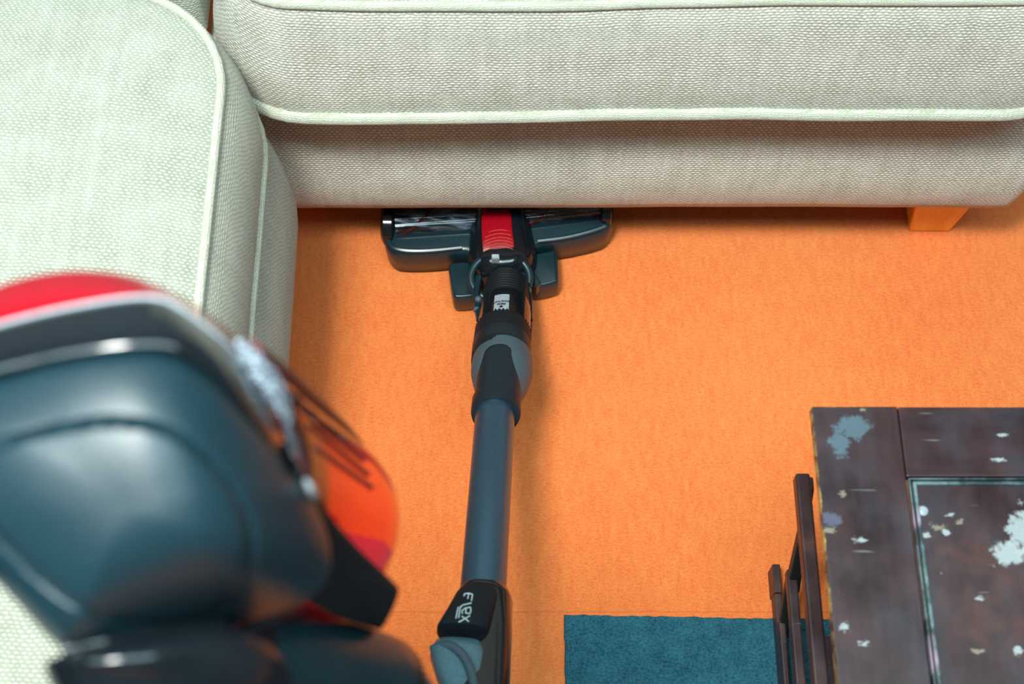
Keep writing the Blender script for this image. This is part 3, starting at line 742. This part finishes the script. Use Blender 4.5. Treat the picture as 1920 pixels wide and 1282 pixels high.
def hpt(k, s_, dt=0, gro=0):
    o, g_ = OR_[k], GR[k]
    u = CU + (o.x - CU) * s_; v = CV + (o.y - CV) * s_
    so = math.hypot(g_.x - CU, g_.y - CV) / math.hypot(o.x - CU, o.y - CV)
    t = CT + (o.z - CT) * (s_ ** 2.8) + .006 * max(0, s_ - .9) * 10 * max(0, s_ - .9) * 10
    dg = (s_ - so) * math.hypot(o.x - CU, o.y - CV)
    t += .0022 * math.exp(-(dg / 7.0) ** 2) - (.0016 if dg < 0 else 0) * min(1, -dg / 12 if dg < 0 else 0)
    return PT(u, v, t + dt)
nS = 60
for i in range(1, nS + 1): rings.append([hpt(k, i / nS) for k in range(120)])
for sh, dt in ((1.0, .006), (.985, .02), (.95, .045), (.85, .07)):
    rings.append([PT(CU + (OR_[k].x - CU) * sh, CV + (OR_[k].y - CV) * sh, OR_[k].z + .006 + dt) for k in range(120)])
obj('motor_housing', loft(rings), M['matte'], V, label='large domed charcoal motor housing')
# --- arm that carries the bin
def pillow(pts, rise, back, name, m, label=None, par=V, pw=2.5, n=14):
    P = smooth_poly([Vector(p) for p in pts], 2); c_ = sum(P, Vector()) / len(P); R_ = []
    for i in range(1, n + 1):
        s_ = i / n
        R_.append([PT(c_.x + (p.x - c_.x) * s_, c_.y + (p.y - c_.y) * s_, (p.z * s_ + c_.z * (1 - s_)) - rise * (1 - s_ ** pw)) for p in P])
    for s_, dt in ((.99, .25), (.96, .6), (.88, 1.0)):
        R_.append([PT(c_.x + (p.x - c_.x) * s_, c_.y + (p.y - c_.y) * s_, (p.z * s_ + c_.z * (1 - s_)) + back * dt) for p in P])
    return obj(name, loft(R_), m, par, label=label)
pillow([(560, 880, .498), (590, 926, .505), (650, 1005, .56), (700, 1055, .61), (742, 1094, .645), (750, 1106, .65), (738, 1140, .65), (717, 1180, .65), (708, 1180, .65), (630, 1158, .60), (560, 1120, .545), (500, 1070, .500), (470, 1000, .478), (510, 920, .478)], .006, .035, 'bin_arm', M['rough'], 'textured black arm under the bin', pw=5)
pillow([(438, 628, .476), (470, 645, .478), (508, 680, .482), (536, 722, .488), (549, 768, .491), (548, 798, .491), (534, 794, .490), (505, 762, .486), (474, 720, .480), (450, 672, .476)], .004, .006, 'mesh_guard', M['mesh'], 'silver perforated mesh strip')
# button and slot
pillow([(566, 893, .478), (586, 903, .478), (598, 928, .485), (592, 945, .49), (574, 925, .483)], .008, .01, 'release_button', M['silver'])
pillow([(530, 822, .478), (546, 835, .478), (572, 885, .48), (578, 902, .485), (562, 890, .48), (537, 850, .478)], .006, .01, 'slot', M['gloss'])
# --- inlet duct
d0 = PT(430, 1232, .60); d1 = PT(722, 1292, .69); dd = d1 - d0; LL = dd.length
duct = obj('inlet_duct', lathe(d0, dd, [(0, .026), (.01, .030), (LL * .5, .0285), (LL * .85, .0262), (LL * .97, .0250), (LL, .0225)], 56), M['black'], V, label='glossy inlet duct reflecting the carpet')
for k in range(40):
    e = frame(dd); t = 2 * math.pi * k / 40; dn_ = dd.normalized(); rd = e[0] * math.cos(t) + e[1] * math.sin(t); c0 = d1 + rd * .0228
    obj('tooth', tube([c0 - dn_ * .002, c0 + dn_ * .0022], .0009, 4), M['rough'], duct)
up_end = jp(.16, .004, -.004)
pts = smooth_poly([d1 - dd.normalized() * .01, d1 + dd.normalized() * .008, PT(790, 1400, .72), PT(830, 1560, .84), PT(905, 1560, .97), up_end + djn * .01, up_end - djn * .01], 3, closed=False)
obj('upper_wand', tube(pts, .0190, 24), M['wand'], V, label='upper wand leading to the handheld body')
# --- lower shell and handle
pillow([(78, 1250, .455), (100, 1232, .45), (200, 1204, .452), (300, 1182, .46), (400, 1164, .47), (470, 1180, .48), (540, 1240, .49), (560, 1340, .50), (440, 1420, .49), (240, 1430, .475), (120, 1330, .46)], .018, .04, 'lower_shell', M['gloss'], 'glossy black lower shell below the motor housing', pw=3)
obj('shell_rim', tube(smooth_poly([PT(118, 1220, .452), PT(200, 1200, .455), PT(300, 1180, .47), PT(410, 1160, .49)], 2, False), .0034, 12), M['gloss'], V)
hpts = [PT(240, 1330, .50), PT(160, 1500, .50), PT(60, 1650, .49), PT(-60, 1560, .46), PT(-150, 1300, .44), PT(-120, 1080, .44)]
obj('handle', tube(smooth_poly(hpts, 3, False), .015, 20), M['rough'], V)
pillow([(252, 1240, .462), (262, 1246, .462), (256, 1262, .464), (240, 1262, .464), (236, 1248, .462)], .003, .004, 'screw', M['silver'])
# --- FLEX lettering on the joint cover, built stroke by stroke
def cover_pt(u, v, lift=.0004):        # on the cover's facing surface
    dg = bpy.context.evaluated_depsgraph_get(); o_ = Vector((0, 0, H)); d_ = (PT(u, v, 1) - o_).normalized()
    hit, loc, nor, idx = cov.ray_cast(o_, d_)
    return loc - d_ * lift if hit else None
bpy.context.view_layer.update()
LET = [[(871, 1113), (879, 1112), (886, 1114)], [(871, 1113), (870, 1117)], [(879, 1112), (877, 1122)], [(886, 1114), (884, 1126)],           # F lying on its side
       [(884, 1130), (868, 1134), (863, 1138)], [(863, 1138), (860, 1158)], [(859, 1138), (855, 1159)],                                      # L with double foot
       [(882, 1138), (872, 1140), (866, 1145), (867, 1150)], [(882, 1138), (883, 1145), (881, 1150)], [(874, 1139), (873, 1149)], [(881, 1150), (873, 1149)],  # E
       [(881, 1154), (871, 1160), (860, 1166)], [(866, 1155), (873, 1160), (879, 1165)]]                                                      # X
for Ls in LET:
    q = [cover_pt(*p) for p in Ls]
    if all(x is not None for x in q):
        q2 = [q[0]] + [q[0].lerp(q[1], .5)] + q[1:] if len(q) == 2 else q
        obj('lettering', tube(q2, .00055, 6), M['white'], cov)
    else: print('letter missed', Ls)
settle(V)
